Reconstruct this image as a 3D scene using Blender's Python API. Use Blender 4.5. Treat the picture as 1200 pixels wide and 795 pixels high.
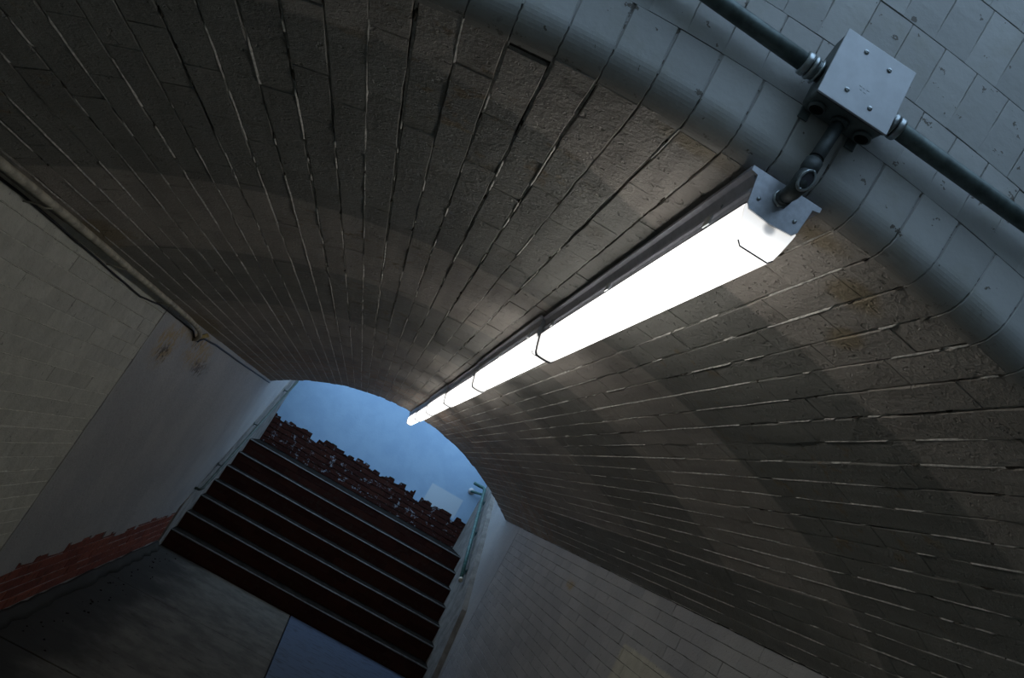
import bpy, bmesh, math, random
from mathutils import Vector, Matrix
import numpy as np

for o in list(bpy.data.objects): bpy.data.objects.remove(o)
random.seed(7)
S = bpy.context.scene
COL = S.collection

# ------------------------------------------------------------------ camera
F_PX, VX, VY, ROLL = 915.0, 422.0, 527.0, math.radians(31)
CAM = Vector((0, 0, 1.69))
_Y = Vector((VX - 600, -(VY - 397.5), F_PX)).normalized()
_u = Vector((math.sin(ROLL), math.cos(ROLL), 0))
_Z = (_u - _u.dot(_Y) * _Y).normalized()
_X = _Z.cross(_Y)
right = Vector((_X[0], _Y[0], _Z[0])); up = Vector((_X[1], _Y[1], _Z[1])); fwd = Vector((_X[2], _Y[2], _Z[2]))
cd = bpy.data.cameras.new('camera'); cam = bpy.data.objects.new('camera', cd); COL.objects.link(cam)
cd.sensor_fit = 'HORIZONTAL'; cd.sensor_width = 36; cd.lens = 36 * F_PX / 1200
cd.clip_start = .02; cd.clip_end = 200
M3 = Matrix((right, up, -fwd)).transposed()
cam.matrix_world = Matrix.Translation(CAM) @ M3.to_4x4()
S.camera = cam
def project(p):
    d = Vector(p) - CAM; z = d.dot(fwd)
    if z < .05: return None
    return 600 + F_PX * d.dot(right) / z, 397.5 - F_PX * d.dot(up) / z, z

# ------------------------------------------------------------------ sky, exposure
S.view_settings.view_transform = 'Standard'; S.view_settings.look = 'None'
S.view_settings.gamma = 1; S.view_settings.use_curve_mapping = False
S.view_settings.exposure = 0.0
SKY = (.50, .72, 1.0); SKY_STRENGTH = 1.75
LAMP = 3.7
w = bpy.data.worlds.new('dusk_sky'); S.world = w; w.use_nodes = True
bg = w.node_tree.nodes['Background']; bg.inputs[0].default_value = (*SKY, 1); bg.inputs[1].default_value = SKY_STRENGTH

# ------------------------------------------------------------------ node helpers
class NT:
    def __init__(s, name, rough=.8, metal=0.0, spec=.3):
        s.m = bpy.data.materials.new(name); s.m.use_nodes = True; s.t = s.m.node_tree
        s.b = s.t.nodes['Principled BSDF']
        s.b.inputs['Roughness'].default_value = rough; s.b.inputs['Metallic'].default_value = metal
        s.b.inputs['Specular IOR Level'].default_value = spec
        g = s.n('ShaderNodeNewGeometry'); s.pos = g.outputs['Position']; s.isl = g.outputs['Random Per Island']
        sp = s.n('ShaderNodeSeparateXYZ'); s.l(s.pos, sp.inputs[0]); s.x, s.y, s.z = sp.outputs
    def n(s, k): return s.t.nodes.new(k)
    def l(s, a, b): s.t.links.new(a, b)
    def put(s, inp, v):
        if isinstance(v, (int, float)): inp.default_value = v
        elif isinstance(v, tuple): inp.default_value = (*v, 1) if len(v) == 3 and inp.type == 'RGBA' else v
        else: s.l(v, inp)
    def math(s, op, a, b=0, c=None, clamp=False):
        n = s.n('ShaderNodeMath'); n.operation = op; n.use_clamp = clamp
        s.put(n.inputs[0], a); s.put(n.inputs[1], b)
        if c is not None: s.put(n.inputs[2], c)
        return n.outputs[0]
    def noise(s, scale, detail=3, rough=.5, vec=None, stretch=None):
        n = s.n('ShaderNodeTexNoise'); n.inputs['Scale'].default_value = scale; n.inputs['Detail'].default_value = detail
        n.inputs['Roughness'].default_value = rough
        v = vec or s.pos
        if stretch:
            mp = s.n('ShaderNodeMapping'); mp.inputs['Scale'].default_value = stretch; s.l(v, mp.inputs[0]); v = mp.outputs[0]
        s.l(v, n.inputs['Vector']); return n.outputs['Fac']
    def ramp(s, v, a, b, lo=0.0, hi=1.0):
        n = s.n('ShaderNodeMapRange'); n.interpolation_type = 'SMOOTHSTEP'
        s.put(n.inputs[0], v); s.put(n.inputs[1], a); s.put(n.inputs[2], b); s.put(n.inputs[3], lo); s.put(n.inputs[4], hi)
        return n.outputs[0]
    def mix(s, f, a, b, mode='MIX'):
        n = s.n('ShaderNodeMix'); n.data_type = 'RGBA'; n.blend_type = mode
        s.put(n.inputs[0], f); s.put(n.inputs[6], a); s.put(n.inputs[7], b); return n.outputs[2]
    def scale_col(s, col, f):
        n = s.n('ShaderNodeVectorMath'); n.operation = 'SCALE'; s.put(n.inputs[0], col); s.put(n.inputs['Scale'], f); return n.outputs[0]
    def rnd(s):
        oi = s.n('ShaderNodeObjectInfo'); return s.math('FRACT', s.math('ADD', s.isl, oi.outputs['Random']))
    def blob(s, c, r, edge=.5, nz=None, amt=.9):
        """soft blotch round world point c with radii r, edge broken by noise"""
        v = s.n('ShaderNodeVectorMath'); v.operation = 'SUBTRACT'; s.l(s.pos, v.inputs[0]); v.inputs[1].default_value = c
        d = s.n('ShaderNodeVectorMath'); d.operation = 'DIVIDE'; s.l(v.outputs[0], d.inputs[0]); d.inputs[1].default_value = r
        L = s.n('ShaderNodeVectorMath'); L.operation = 'LENGTH'; s.l(d.outputs[0], L.inputs[0])
        q = L.outputs['Value']
        if nz is not None: q = s.math('ADD', q, s.math('MULTIPLY', s.math('SUBTRACT', nz, .5), 2.2))
        return s.ramp(q, 1 - edge, 1 + edge, amt, 0)
    def bump(s, h, strength=.3, dist=.01):
        n = s.n('ShaderNodeBump'); n.inputs['Strength'].default_value = strength; n.inputs['Distance'].default_value = dist
        s.l(h, n.inputs['Height']); s.l(n.outputs[0], s.b.inputs['Normal'])
    def base(s, c): s.put(s.b.inputs['Base Color'], c)

CX, CZ, R = .256, -.1725, 2.47           # vault circle
XL, XR = -1.17, 1.75                     # side walls
Y0, Y1, YB = .99, 8.55, 10.45            # vault start, vault end, far wall
def zarch(x, r=R): return CZ + math.sqrt(max(0, r * r - (x - CX) ** 2))
ZL, ZR = zarch(XL), zarch(XR)

def mat_vault():
    s = NT('sooty_painted_brick', .62, 0, .35)
    big = s.noise(1.3, 4); med = s.noise(9, 4, .6); fine = s.noise(120, 3, .6); streak = s.noise(14, 3, .6, stretch=(1, .12, 1))
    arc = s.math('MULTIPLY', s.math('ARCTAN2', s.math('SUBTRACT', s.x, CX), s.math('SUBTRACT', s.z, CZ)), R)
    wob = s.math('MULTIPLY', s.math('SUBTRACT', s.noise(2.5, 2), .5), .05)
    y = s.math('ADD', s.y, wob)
    # lighter and darker tone bands across the barrel, plus a darker low strip
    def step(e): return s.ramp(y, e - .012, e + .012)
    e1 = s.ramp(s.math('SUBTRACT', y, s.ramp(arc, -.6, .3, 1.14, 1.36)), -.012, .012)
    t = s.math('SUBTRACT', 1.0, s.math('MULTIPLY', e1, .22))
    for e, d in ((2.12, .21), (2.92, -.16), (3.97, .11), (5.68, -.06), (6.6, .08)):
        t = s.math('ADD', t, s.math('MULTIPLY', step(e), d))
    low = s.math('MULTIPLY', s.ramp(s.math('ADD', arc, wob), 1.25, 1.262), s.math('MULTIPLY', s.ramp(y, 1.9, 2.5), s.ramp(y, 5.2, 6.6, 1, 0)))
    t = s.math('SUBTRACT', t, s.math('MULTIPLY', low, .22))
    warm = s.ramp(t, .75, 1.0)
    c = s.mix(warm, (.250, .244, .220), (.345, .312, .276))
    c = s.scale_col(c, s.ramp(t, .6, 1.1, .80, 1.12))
    c = s.scale_col(c, s.ramp(s.rnd(), 0, 1, .93, 1.06))
    c = s.scale_col(c, s.ramp(streak, .3, .7, .88, 1.1))
    c = s.mix(s.ramp(med, .62, .74, 0, .5), c, (.15, .135, .11))
    yl = s.math('MULTIPLY', s.ramp(big, .54, .66), s.ramp(s.noise(16, 4, .7), .56, .66, 0, .6))
    c = s.mix(yl, c, (.23, .155, .075))
    far = s.math('MULTIPLY', s.ramp(s.y, 5.2, 6.6), s.ramp(med, .42, .55, 0, .45))
    c = s.mix(far, c, (.36, .22, .14))
    for p, r_ in (((-1.13, 2.75, 1.9), (.1, .16, .07)), ((-1.15, 4.7, 1.87), (.12, .4, .05)), ((.63, 1.22, 2.27), (.025, .04, .1)), ((.42, 1.03, 2.3), (.05, .03, .06)), ((.19, 1.0, 2.3), (.05, .03, .06)), ((.545, 1.10, 2.28), (.04, .04, .1))):
        c = s.mix(s.blob(p, r_, .5, med, .55), c, (.27, .20, .09))
    s.base(c)
    pits = s.ramp(s.noise(48, 3, .6), .60, .70, 0, -1.0)
    h = s.math('ADD', s.math('ADD', s.math('MULTIPLY', fine, .5), pits), s.math('MULTIPLY', s.noise(24, 5, .7), 1.6))
    s.bump(h, .85, .006); return s.m
def mat_mortar():
    s = NT('pale_lime_mortar', .9, 0, .2)
    n = s.noise(25, 5, .7)
    c = s.mix(s.ramp(n, .5, .7), (.05, .043, .034), (.2, .19, .165)); s.base(c); s.bump(n, .8, .01); return s.m
def mat_face(bed=False):
    s = NT('painted_portal_joint' if bed else 'white_painted_portal_brick', .5, 0, .4)
    med = s.noise(14, 4, .6); fine = s.noise(90, 3)
    c = s.scale_col((.47, .47, .45), s.ramp(s.rnd(), 0, 1, .9, 1.08))
    rad = s.n('ShaderNodeVectorMath'); rad.operation = 'LENGTH'
    cb = s.n('ShaderNodeCombineXYZ'); s.l(s.math('SUBTRACT', s.x, CX), cb.inputs[0]); s.l(s.math('SUBTRACT', s.z, CZ), cb.inputs[2]); s.l(cb.outputs[0], rad.inputs[0])
    r = s.math('SUBTRACT', rad.outputs['Value'], R)
    c = s.mix(s.ramp(med, .5, .72, 0, .35), c, (.36, .34, .27))
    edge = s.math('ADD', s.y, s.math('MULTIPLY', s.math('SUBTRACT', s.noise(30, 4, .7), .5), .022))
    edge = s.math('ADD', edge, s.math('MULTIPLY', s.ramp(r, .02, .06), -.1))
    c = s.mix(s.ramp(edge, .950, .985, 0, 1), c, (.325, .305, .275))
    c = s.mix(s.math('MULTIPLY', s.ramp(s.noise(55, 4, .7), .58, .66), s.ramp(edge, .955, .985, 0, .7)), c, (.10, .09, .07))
    chip = s.math('MULTIPLY', s.ramp(s.noise(45, 4, .6), *((.66, .68) if not bed else (.55, .60))), .9)
    c = s.mix(chip, c, (.12, .10, .075))
    s.base(c); s.bump(s.math('ADD', med, s.math('MULTIPLY', fine, .4)), .25, .006); return s.m
def mat_wall(name, patch, cr=((.49, .485, .42), (.57, .56, .49))):
    """patch: function(s) -> mask of the cream area"""
    s = NT(name, .55, 0, .35)
    big = s.noise(2.2, 4); med = s.noise(12, 5, .6); fine = s.noise(80, 3, .6)
    c = s.mix(s.ramp(big, .35, .65), (.375, .375, .375), (.44, .44, .43))
    cream = s.mix(s.ramp(med, .35, .65), *cr)
    c = s.mix(patch(s), c, cream)
    c = s.scale_col(c, s.ramp(s.rnd(), 0, 1, .93, 1.07))
    c = s.mix(s.ramp(s.noise(38, 5, .65), .64, .7, 0, .6), c, (.13, .12, .10))
    for p, r_, a in (((XL, 4.40, 1.655), (.1, .17, .10), .85), ((XL, 5.15, 1.69), (.1, .3, .09), .75), ((XL, 4.80, 1.78), (.1, .35, .05), .6), ((XR, 5.5, 1.6), (.1, .08, .03), .8)):
        c = s.mix(s.math('MULTIPLY', s.blob(p, r_, .6, s.noise(10, 5, .75), 1.0), s.ramp(s.noise(19, 5, .7), .40, .56, .15, a)), c, (.42, .28, .08))
    for p, r_ in (((XL, 4.44, 1.61), (.1, .10, .05)), ((XL, 5.35, 1.63), (.1, .2, .05)), ((XL, 4.95, 1.755), (.1, .12, .03))):
        c = s.mix(s.math('MULTIPLY', s.blob(p, r_, .6, s.noise(14, 5, .8), .95), s.ramp(s.noise(34, 4, .7), .48, .56)), c, (.07, .05, .03))
    s.base(c); s.bump(s.math('ADD', s.math('MULTIPLY', s.noise(22, 5, .7), 1.6), s.math('MULTIPLY', fine, .5)), .6, .006); return s.m
def mat_blue():
    s = NT('blue_limewash', .55, 0, .35)
    med = s.noise(6, 4, .6)
    c = s.mix(s.ramp(med, .35, .65), (.36, .55, .76), (.40, .60, .80))
    m = s.math('MULTIPLY', s.math('MULTIPLY', s.ramp(s.x, 1.03, 1.05), s.ramp(s.x, 1.50, 1.52, 1, 0)), s.math('MULTIPLY', s.ramp(s.z, 1.5, 1.52), s.ramp(s.z, 1.77, 1.79, 1, 0)))
    c = s.mix(s.math('MULTIPLY', m, .85), c, (.66, .78, .86))
    s.base(c); s.bump(s.noise(40, 4), .2, .005); return s.m
def mat_redbrick(name='bare_red_brick', dark=1.0, flakes=0.0):
    s = NT(name, .85, 0, .2)
    c = s.mix(s.rnd(), (.17 * dark, .050 * dark, .036 * dark), (.27 * dark, .085 * dark, .055 * dark))
    c = s.mix(s.ramp(s.noise(22, 5, .65), .5, .68, 0, .75), c, (.05, .03, .022))
    if flakes: c = s.mix(s.ramp(s.noise(11, 6, .75), .575, .60, 0, flakes), c, (.45, .50, .56))
    s.base(c); s.bump(s.noise(60, 4, .6), .5, .006); return s.m
def mat_plain(name, col, rough=.8, metal=0, spec=.3, nscale=30, var=.25, bump=.2):
    s = NT(name, rough, metal, spec); n = s.noise(nscale, 5, .6)
    s.base(s.scale_col(col, s.ramp(n, .3, .7, 1 - var, 1 + var)))
    if bump: s.bump(n, bump, .004)
    return s.m
def mat_slab():
    s = NT('worn_concrete', .85, 0, .15)
    n = s.noise(5, 6, .65); st = s.noise(26, 4, .6, stretch=(.35, 1, 1))
    c = s.mix(s.ramp(n, .35, .65), (.105, .10, .085), (.165, .155, .135))
    c = s.mix(s.ramp(st, .60, .70, 0, .8), c, (.05, .045, .04))
    d = s.math('ADD', s.x, s.math('MULTIPLY', s.math('SUBTRACT', s.noise(2.2, 5, .6), .5), 1.1))
    c = s.mix(s.ramp(d, -.95, -.45, .9, 0), c, (.035, .034, .03))
    s.base(c); s.bump(n, .3, .01); return s.m
def mat_blueslab():
    s = NT('blue_grey_concrete', .7, 0, .25)
    st = s.noise(26, 4, .6, stretch=(.3, 1, 1))
    c = s.mix(s.ramp(st, .52, .62, 0, .6), (.075, .105, .17), (.025, .03, .04)); s.base(c); s.bump(st, .2, .005); return s.m  # slab toned blue grey with dark streaks
def mat_lens(end=False):
    s = NT('glowing_end_lens' if end else 'glowing_acrylic_lens', .25, 0, .5)
    s.base((.8, .82, .85))
    tc = s.n('ShaderNodeTexCoord'); sp = s.n('ShaderNodeSeparateXYZ'); s.l(tc.outputs['Object'], sp.inputs[0])
    s.b.inputs['Emission Color'].default_value = (1, .975, .93, 1)
    if end:
        # the lamp holder sits behind the clear end and hides the tube there
        dx = s.math('SUBTRACT', sp.outputs[0], .004); dz = s.math('ADD', sp.outputs[2], .068)
        d = s.math('SQRT', s.math('ADD', s.math('MULTIPLY', dx, dx), s.math('MULTIPLY', dz, dz)))
        e = s.math('MULTIPLY', s.ramp(d, .004, .013, .30, 1.0), s.ramp(sp.outputs[2], -.104, -.060, 1.25, .75))
        s.l(e, s.b.inputs['Emission Strength'])
    else:
        y = sp.outputs[1]                                       # the tube is shorter than its lens
        a = s.math('MULTIPLY', s.ramp(y, .0, .28, .30, 1), s.ramp(y, LEN - .28, LEN, 1, .30))
        s.l(s.math('MULTIPLY', a, LAMP), s.b.inputs['Emission Strength'])
    return s.m

# ------------------------------------------------------------------ mesh helpers
class MB:
    def __init__(s): s.v = []; s.f = []; s.sm = []
    def add(s, vs, fs, M=None, smooth=False):
        o = len(s.v); s.v += [tuple((M @ Vector(p)) if M else p) for p in vs]
        s.f += [tuple(i + o for i in f) for f in fs]; s.sm += [smooth] * len(fs); return s
    def box(s, a, b, M=None):
        (x0, y0, z0), (x1, y1, z1) = a, b
        return s.add([(x0, y0, z0), (x1, y0, z0), (x1, y1, z0), (x0, y1, z0), (x0, y0, z1), (x1, y0, z1), (x1, y1, z1), (x0, y1, z1)],
                     [(0, 3, 2, 1), (4, 5, 6, 7), (0, 1, 5, 4), (1, 2, 6, 5), (2, 3, 7, 6), (3, 0, 4, 7)], M)
    def rings(s, rings, cap=True, smooth=True, M=None):
        n = len(rings[0]); vs = [p for r in rings for p in r]; fs = []
        for i in range(len(rings) - 1):
            for j in range(n): k = (j + 1) % n; fs.append((i * n + j, i * n + k, (i + 1) * n + k, (i + 1) * n + j))
        s.add(vs, fs, M, smooth)
        if cap:
            o = len(s.v) - len(vs); s.f += [tuple(o + j for j in range(n))[::-1], tuple(o + (len(rings) - 1) * n + j for j in range(n))]; s.sm += [False, False]
        return s
    def tube(s, pts, r, n=14, M=None):
        pts = [Vector(p) for p in pts]; rr = r if isinstance(r, (list, tuple)) else [r] * len(pts); rings = []
        t0 = (pts[1] - pts[0]).normalized(); a = t0.orthogonal().normalized()
        for i, p in enumerate(pts):
            t = (pts[min(i + 1, len(pts) - 1)] - pts[max(i - 1, 0)]).normalized()
            a = (a - a.dot(t) * t).normalized(); b = t.cross(a)
            rings.append([p + rr[i] * (math.cos(q) * a + math.sin(q) * b) for q in [2 * math.pi * k / n for k in range(n)]])
        return s.rings(rings, M=M)
    def lathe(s, prof, p0, ax, n=20, M=None):
        """prof: (t, r) along axis ax from p0"""
        ax = Vector(ax).normalized(); return s.tube([Vector(p0) + ax * t for t, r in _sep(prof)], [r for t, r in _sep(prof)], n, M)
    def prism(s, poly, y0, y1, axis='y', smooth=False):
        """poly list of 2-tuples; axis y: (x,z); axis x: (y,z)"""
        f = (lambda p, t: (p[0], t, p[1])) if axis == 'y' else (lambda p, t: (t, p[0], p[1]))
        return s.rings([[f(p, y0) for p in poly], [f(p, y1) for p in poly]], smooth=smooth)
    def obj(s, name, mat, parent=None, bevel=0, loc=None, weld=False):
        me = bpy.data.meshes.new(name); 
        vs = s.v if loc is None else [tuple(Vector(p) - Vector(loc)) for p in s.v]
        me.from_pydata(vs, [], s.f); me.polygons.foreach_set('use_smooth', s.sm)
        bm = bmesh.new(); bm.from_mesh(me); bmesh.ops.recalc_face_normals(bm, faces=bm.faces[:])
        if bevel: bmesh.ops.bevel(bm, geom=[e for e in bm.edges if len(e.link_faces) == 2 and e.calc_face_angle(0) > .6], offset=bevel, segments=2, affect='EDGES', profile=.5)
        bm.to_mesh(me); bm.free()
        me.materials.append(mat)
        o = bpy.data.objects.new(name, me); COL.objects.link(o)
        if loc is not None: o.location = loc
        if parent: o.parent = parent; o.matrix_parent_inverse = Matrix.Identity(4)
        if parent and loc is not None: o.location = Vector(loc) - parent.location
        elif parent: o.location = -parent.location
        return o
def _sep(prof):
    out = []; 
    for t, r in prof:
        if out and t <= out[-1][0]: t = out[-1][0] + 1e-5
        out.append((t, r))
    return out
def empty(name, loc, label, cat, group=None):
    o = bpy.data.objects.new(name, None); COL.objects.link(o); o.location = loc; o.empty_display_size = .05
    o['label'] = label; o['category'] = cat
    if group: o['group'] = group
    return o
def tag(o, label, cat, group=None):
    o['label'] = label; o['category'] = cat
    if group: o['group'] = group
    return o
def struct(o, label, cat): o['kind'] = 'structure'; o['label'] = label; o['category'] = cat; return o

# ------------------------------------------------------------------ bricks
def brick_data(L, W, D, rag, n=4, c=.0025, seed=0):
    rng = random.Random(seed); rows = []
    prof = [(-W / 2, D), (-W / 2, c), (-W / 2 + c, 0), (W / 2 - c, 0), (W / 2, c), (W / 2, D)]
    tx, ty = rng.uniform(-1, 1) * rag * .6, rng.uniform(-1, 1) * rag * .6
    for i in range(n + 1):
        u = L * (i / n - .5); jl, jr = rng.uniform(-1, 1) * rag, rng.uniform(-1, 1) * rag; jz = [rng.uniform(-.5, .5) * rag for _ in range(6)]
        if 0 < i < n: u += rng.uniform(-.12, .12) * L / n
        e = c * .8 if i in (0, n) else 0
        row = []
        for k, (v, w_) in enumerate(prof):
            v2 = v + (jl if k < 3 else jr) * (1 if k in (1, 2, 3, 4) else .4)
            w2 = w_ + ((jz[k] + tx * u / L + ty * v / W + (e if k in (2, 3) else 0)) if 0 < k < 5 else 0)
            row.append((u, v2, max(w2, -.004)))
        rows.append(row)
    vs = [p for r in rows for p in r]; fs = []
    for i in range(n):
        for k in range(5): a = i * 6 + k; fs.append((a, a + 1, a + 7, a + 6))
    fs += [tuple(range(6)), tuple(n * 6 + k for k in range(5, -1, -1))]
    return vs, fs
def lay(parent, specs, variants, mat, limit=300, stuff_name='brickwork'):
    """specs: list of (Matrix, variant index). The largest in the picture become parts, the rest one stuff part."""
    meshes = []
    for vs, fs in variants:
        me = bpy.data.meshes.new('brick'); me.from_pydata(vs, [], fs)
        bm = bmesh.new(); bm.from_mesh(me); bmesh.ops.recalc_face_normals(bm, faces=bm.faces[:]); bm.to_mesh(me); bm.free()
        me.materials.append(mat); meshes.append(me)
    sc = []
    for M, vi in specs:
        q = project(M.translation); s_ = 0
        if q and -25 < q[0] < 1225 and -25 < q[1] < 820: s_ = 1 / q[2]
        sc.append(s_)
    order = sorted(range(len(specs)), key=lambda i: -sc[i]); singles = [i for i in order[:limit] if sc[i] > 0]; rest = set(range(len(specs))) - set(singles)
    for i in singles:
        M, vi = specs[i]; o = bpy.data.objects.new('brick', meshes[vi]); COL.objects.link(o); o.parent = parent
        o.matrix_parent_inverse = Matrix.Identity(4); o.matrix_basis = Matrix.Translation(-parent.location) @ M
    if rest:
        mb = MB()
        for i in rest: M, vi = specs[i]; mb.add(*variants[vi], M)
        o = mb.obj(stuff_name, mat, parent); o['kind'] = 'stuff'
def frame(P, u, v, w_):
    return Matrix(((u[0], v[0], w_[0], P[0]), (u[1], v[1], w_[1], P[1]), (u[2], v[2], w_[2], P[2]), (0, 0, 0, 1)))

LEN = 1.257; PITCH = 1.272
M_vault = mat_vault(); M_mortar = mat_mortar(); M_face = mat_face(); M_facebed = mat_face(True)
M_left = mat_wall('painted_brick_left', lambda s: s.ramp(s.math('ADD', s.y, s.math('MULTIPLY', s.math('SUBTRACT', s.noise(6, 3), .5), .03)), 4.05, 4.075, 1, 0))
M_right = mat_wall('painted_brick_right', lambda s: s.math('MULTIPLY', s.math('MULTIPLY', s.ramp(s.y, 4.18, 4.22, 1, 0), s.ramp(s.math('ADD', s.z, s.math('MULTIPLY', s.math('SUBTRACT', s.noise(7, 3), .5), .03)), 1.49, 1.51, 1, 0)), 1.0), ((.55, .53, .43), (.63, .61, .50)))  # cream tone at the near end, below a ragged height line
M_rightbed = mat_plain('open_joint_mortar', (.13, .125, .11), .9, 0, .1, 7, .9, .2); M_leftridge = mat_plain('cream_pointing', (.60, .59, .52), .7, 0, .3, 60, .2, .3); M_blue = mat_blue(); M_red = mat_redbrick(); M_redback = mat_redbrick('bare_red_brick_with_paint_flakes', .22, .6); M_reddark = mat_redbrick('grimy_red_brick', .22)
M_render = mat_plain('grey_cement_render', (.27, .26, .24), .8, nscale=9)
M_tread = mat_plain('worn_stone_tread', (.13, .13, .125), .6, nscale=20)
M_treaddark = mat_plain('dirty_tread', (.020, .018, .016), .95, 0, .02, nscale=14, var=.5); M_slab = mat_slab(); M_blueslab = mat_blueslab(); M_grime = mat_plain('black_grime', (.03, .028, .024), .9)
M_steel = mat_plain('painted_steel_housing', (.46, .46, .52), .40, .15, .5, 60, .1, .05)
M_endsteel = mat_plain('bright_steel_end_plate', (.50, .52, .56), .35, .55, .5, 90, .12, .05)
M_gasket = mat_plain('dark_gasket', (.06, .06, .07), .5, 0, .4, 60, .1, 0)
M_galv = mat_plain('dull_galvanised_conduit', (.10, .13, .125), .45, .45, .5, 50, .3, .1)
M_zinc = mat_plain('bright_zinc_fitting', (.42, .46, .47), .28, .9, .5, 80, .2, .1)
M_iron = mat_plain('dark_cast_iron', (.06, .07, .07), .5, .3, .4, 60, .25, .2)
M_lid = mat_plain('satin_steel_cover', (.52, .545, .57), .40, .3, .45, 40, .06, .04)
M_boxb = mat_plain('grey_box_enamel', (.13, .15, .15), .5, .2, .4, 40, .15, .1)
M_black = mat_plain('black_void', (.008, .008, .008), .9, 0, .1, 20, 0, 0)
M_cable = mat_plain('black_cable_rubber', (.012, .012, .013), .6, 0, .3, 30, .2, 0)
M_bluecable = mat_plain('dark_blue_cable', (.018, .022, .04), .45, 0, .4, 30, .2, 0)
M_pipe = mat_plain('cream_painted_pipe', (.46, .43, .35), .6, 0, .3, 25, .3, .15)
M_greendark = mat_plain('dark_green_painted_iron', (.05, .075, .06), .45, 0, .4, 30, .35, .1)
M_green = mat_plain('teal_green_painted_iron', (.045, .13, .12), .4, 0, .4, 30, .35, .1)
M_lens = mat_lens(); M_lensend = mat_lens(True)

# ------------------------------------------------------------------ vault (ceiling)
N_C = 46; DTH = .0675 / R; TH0 = math.asin((XL - CX) / R)
def band(r0, r1, y0, y1, a0, a1, n=64):
    rings = []
    for i in range(n + 1):
        a = a0 + (a1 - a0) * i / n; s_, c_ = math.sin(a), math.cos(a)
        rings.append([(CX + r0 * s_, y0, CZ + r0 * c_), (CX + r1 * s_, y0, CZ + r1 * c_), (CX + r1 * s_, y1, CZ + r1 * c_), (CX + r0 * s_, y1, CZ + r0 * c_)])
    return MB().rings(rings, smooth=False)
TH1 = math.asin((XR - CX) / R)
ceiling = struct(band(R + .0075, R + .24, Y0, Y1, TH0 - .03, TH1 + .03).obj('ceiling', M_mortar), 'segmental brick barrel vault with long open joints, sooty grey paint', 'vault')
rng = random.Random(3)
variants = [brick_data(.2180 - (.004 if i % 7 == 0 else 0), .0675 - .0030 - .0004 * (i % 5), .02, .0010 + .00015 * (i % 5), 4, .0014, i) for i in range(24)]
specs = []; a = TH0 + DTH * .5; ci = 0
while a < TH1:
    y = Y0 + .11 + (0 if ci % 2 else -.11) + rng.uniform(-.025, .025)
    off = rng.uniform(-.001, .001); da = rng.uniform(-.0007, .0007)
    while y < Y1 - .02:
        t = Vector((math.cos(a + da), 0, -math.sin(a + da))); r_ = Vector((math.sin(a + da), 0, math.cos(a + da)))
        d = off + rng.uniform(-.0014, .0014); P = Vector((CX, y, CZ)) + r_ * (R + d)
        M = frame(P, (0, 1, 0), tuple(-t), tuple(r_)) @ Matrix.Rotation(rng.gauss(0, .007), 4, 'X') @ Matrix.Rotation(rng.gauss(0, .003), 4, 'Z')
        sc = 1
        lo, hi = y - .109, y + .109
        if lo < Y0 - .001:                       # cut brick at the portal end
            L = hi - (Y0 - .004); 
            if L > .04: P = Vector((CX, hi - L / 2, CZ)) + r_ * (R + d); M = frame(P, (0, 1, 0), tuple(-t), tuple(r_)) @ Matrix.Diagonal((L / .2185, 1, 1, 1)); specs.append((M, rng.randrange(24)))
        elif hi > Y1:
            L = Y1 - lo; P = Vector((CX, lo + L / 2, CZ)) + r_ * (R + d); M = frame(P, (0, 1, 0), tuple(-t), tuple(r_)) @ Matrix.Diagonal((L / .2185, 1, 1, 1)); specs.append((M, rng.randrange(24)))
        else: specs.append((M, rng.randrange(24)))
        y += .2185 + rng.uniform(-.002, .002)
    a += DTH; ci += 1
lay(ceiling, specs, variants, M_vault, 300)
# pointing: a ragged pale ridge fills most of every joint; where it has fallen out the dark gap shows
M_ridge = mat_plain('limewashed_pointing', (.50, .48, .44), .7, 0, .3, 60, .35, .3)
rg = random.Random(77); mb = MB()
for j in range(1, N_C + 1):
    a0_ = TH0 + DTH * j
    if a0_ > TH1: break
    arc_ = a0_ * R; y = Y0; prev = None; ph = [rg.uniform(0, 6.28) for _ in range(5)]
    crack = rg.uniform(-.25, .55) + (.45 if -.55 < arc_ < .05 else 0); faint = rg.uniform(.35, 1.0)
    vs, fs = [], []; k = 0
    while y < Y1 - .05:
        v = math.sin(y * 3.1 + ph[0]) * .5 + math.sin(y * 7.7 + ph[1]) * .5 + math.sin(y * 19 + ph[2]) * .45 + math.sin(y * 43 + ph[3]) * .3
        thr = crack + (.55 if y < 1.5 else .15 if y < 2.2 else -.25)
        open_ = v < thr - .35
        wobble = math.sin(y * 23 + ph[4]) * .0005 + rg.uniform(-.0004, .0004)
        hgt = .0034 + rg.uniform(0, .002) if open_ else -(.0006 + .0020 * faint * rg.random())
        wd = .0021 + .0016 * rg.random() * faint
        for q, hh_ in ((-1, .0036), (0, hgt), (1, .0036)):
            aa = a0_ + (wobble + q * (wd if hh_ == .0036 and not open_ else .0022)) / R
            vs.append((CX + (R + (hh_ if q == 0 else .0012 if not open_ else .0045)) * math.sin(aa), y, CZ + (R + (hh_ if q == 0 else .0012 if not open_ else .0045)) * math.cos(aa)))
        if k: b = (k - 1) * 3; fs += [(b, b + 1, b + 4, b + 3), (b + 1, b + 2, b + 5, b + 4)]
        k += 1; y += .014 + rg.uniform(-.004, .004) + (.02 if y > 4 else 0)
    mb.add(vs, fs)
o = mb.obj('pointing', M_ridge, ceiling); o['kind'] = 'stuff'
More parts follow.
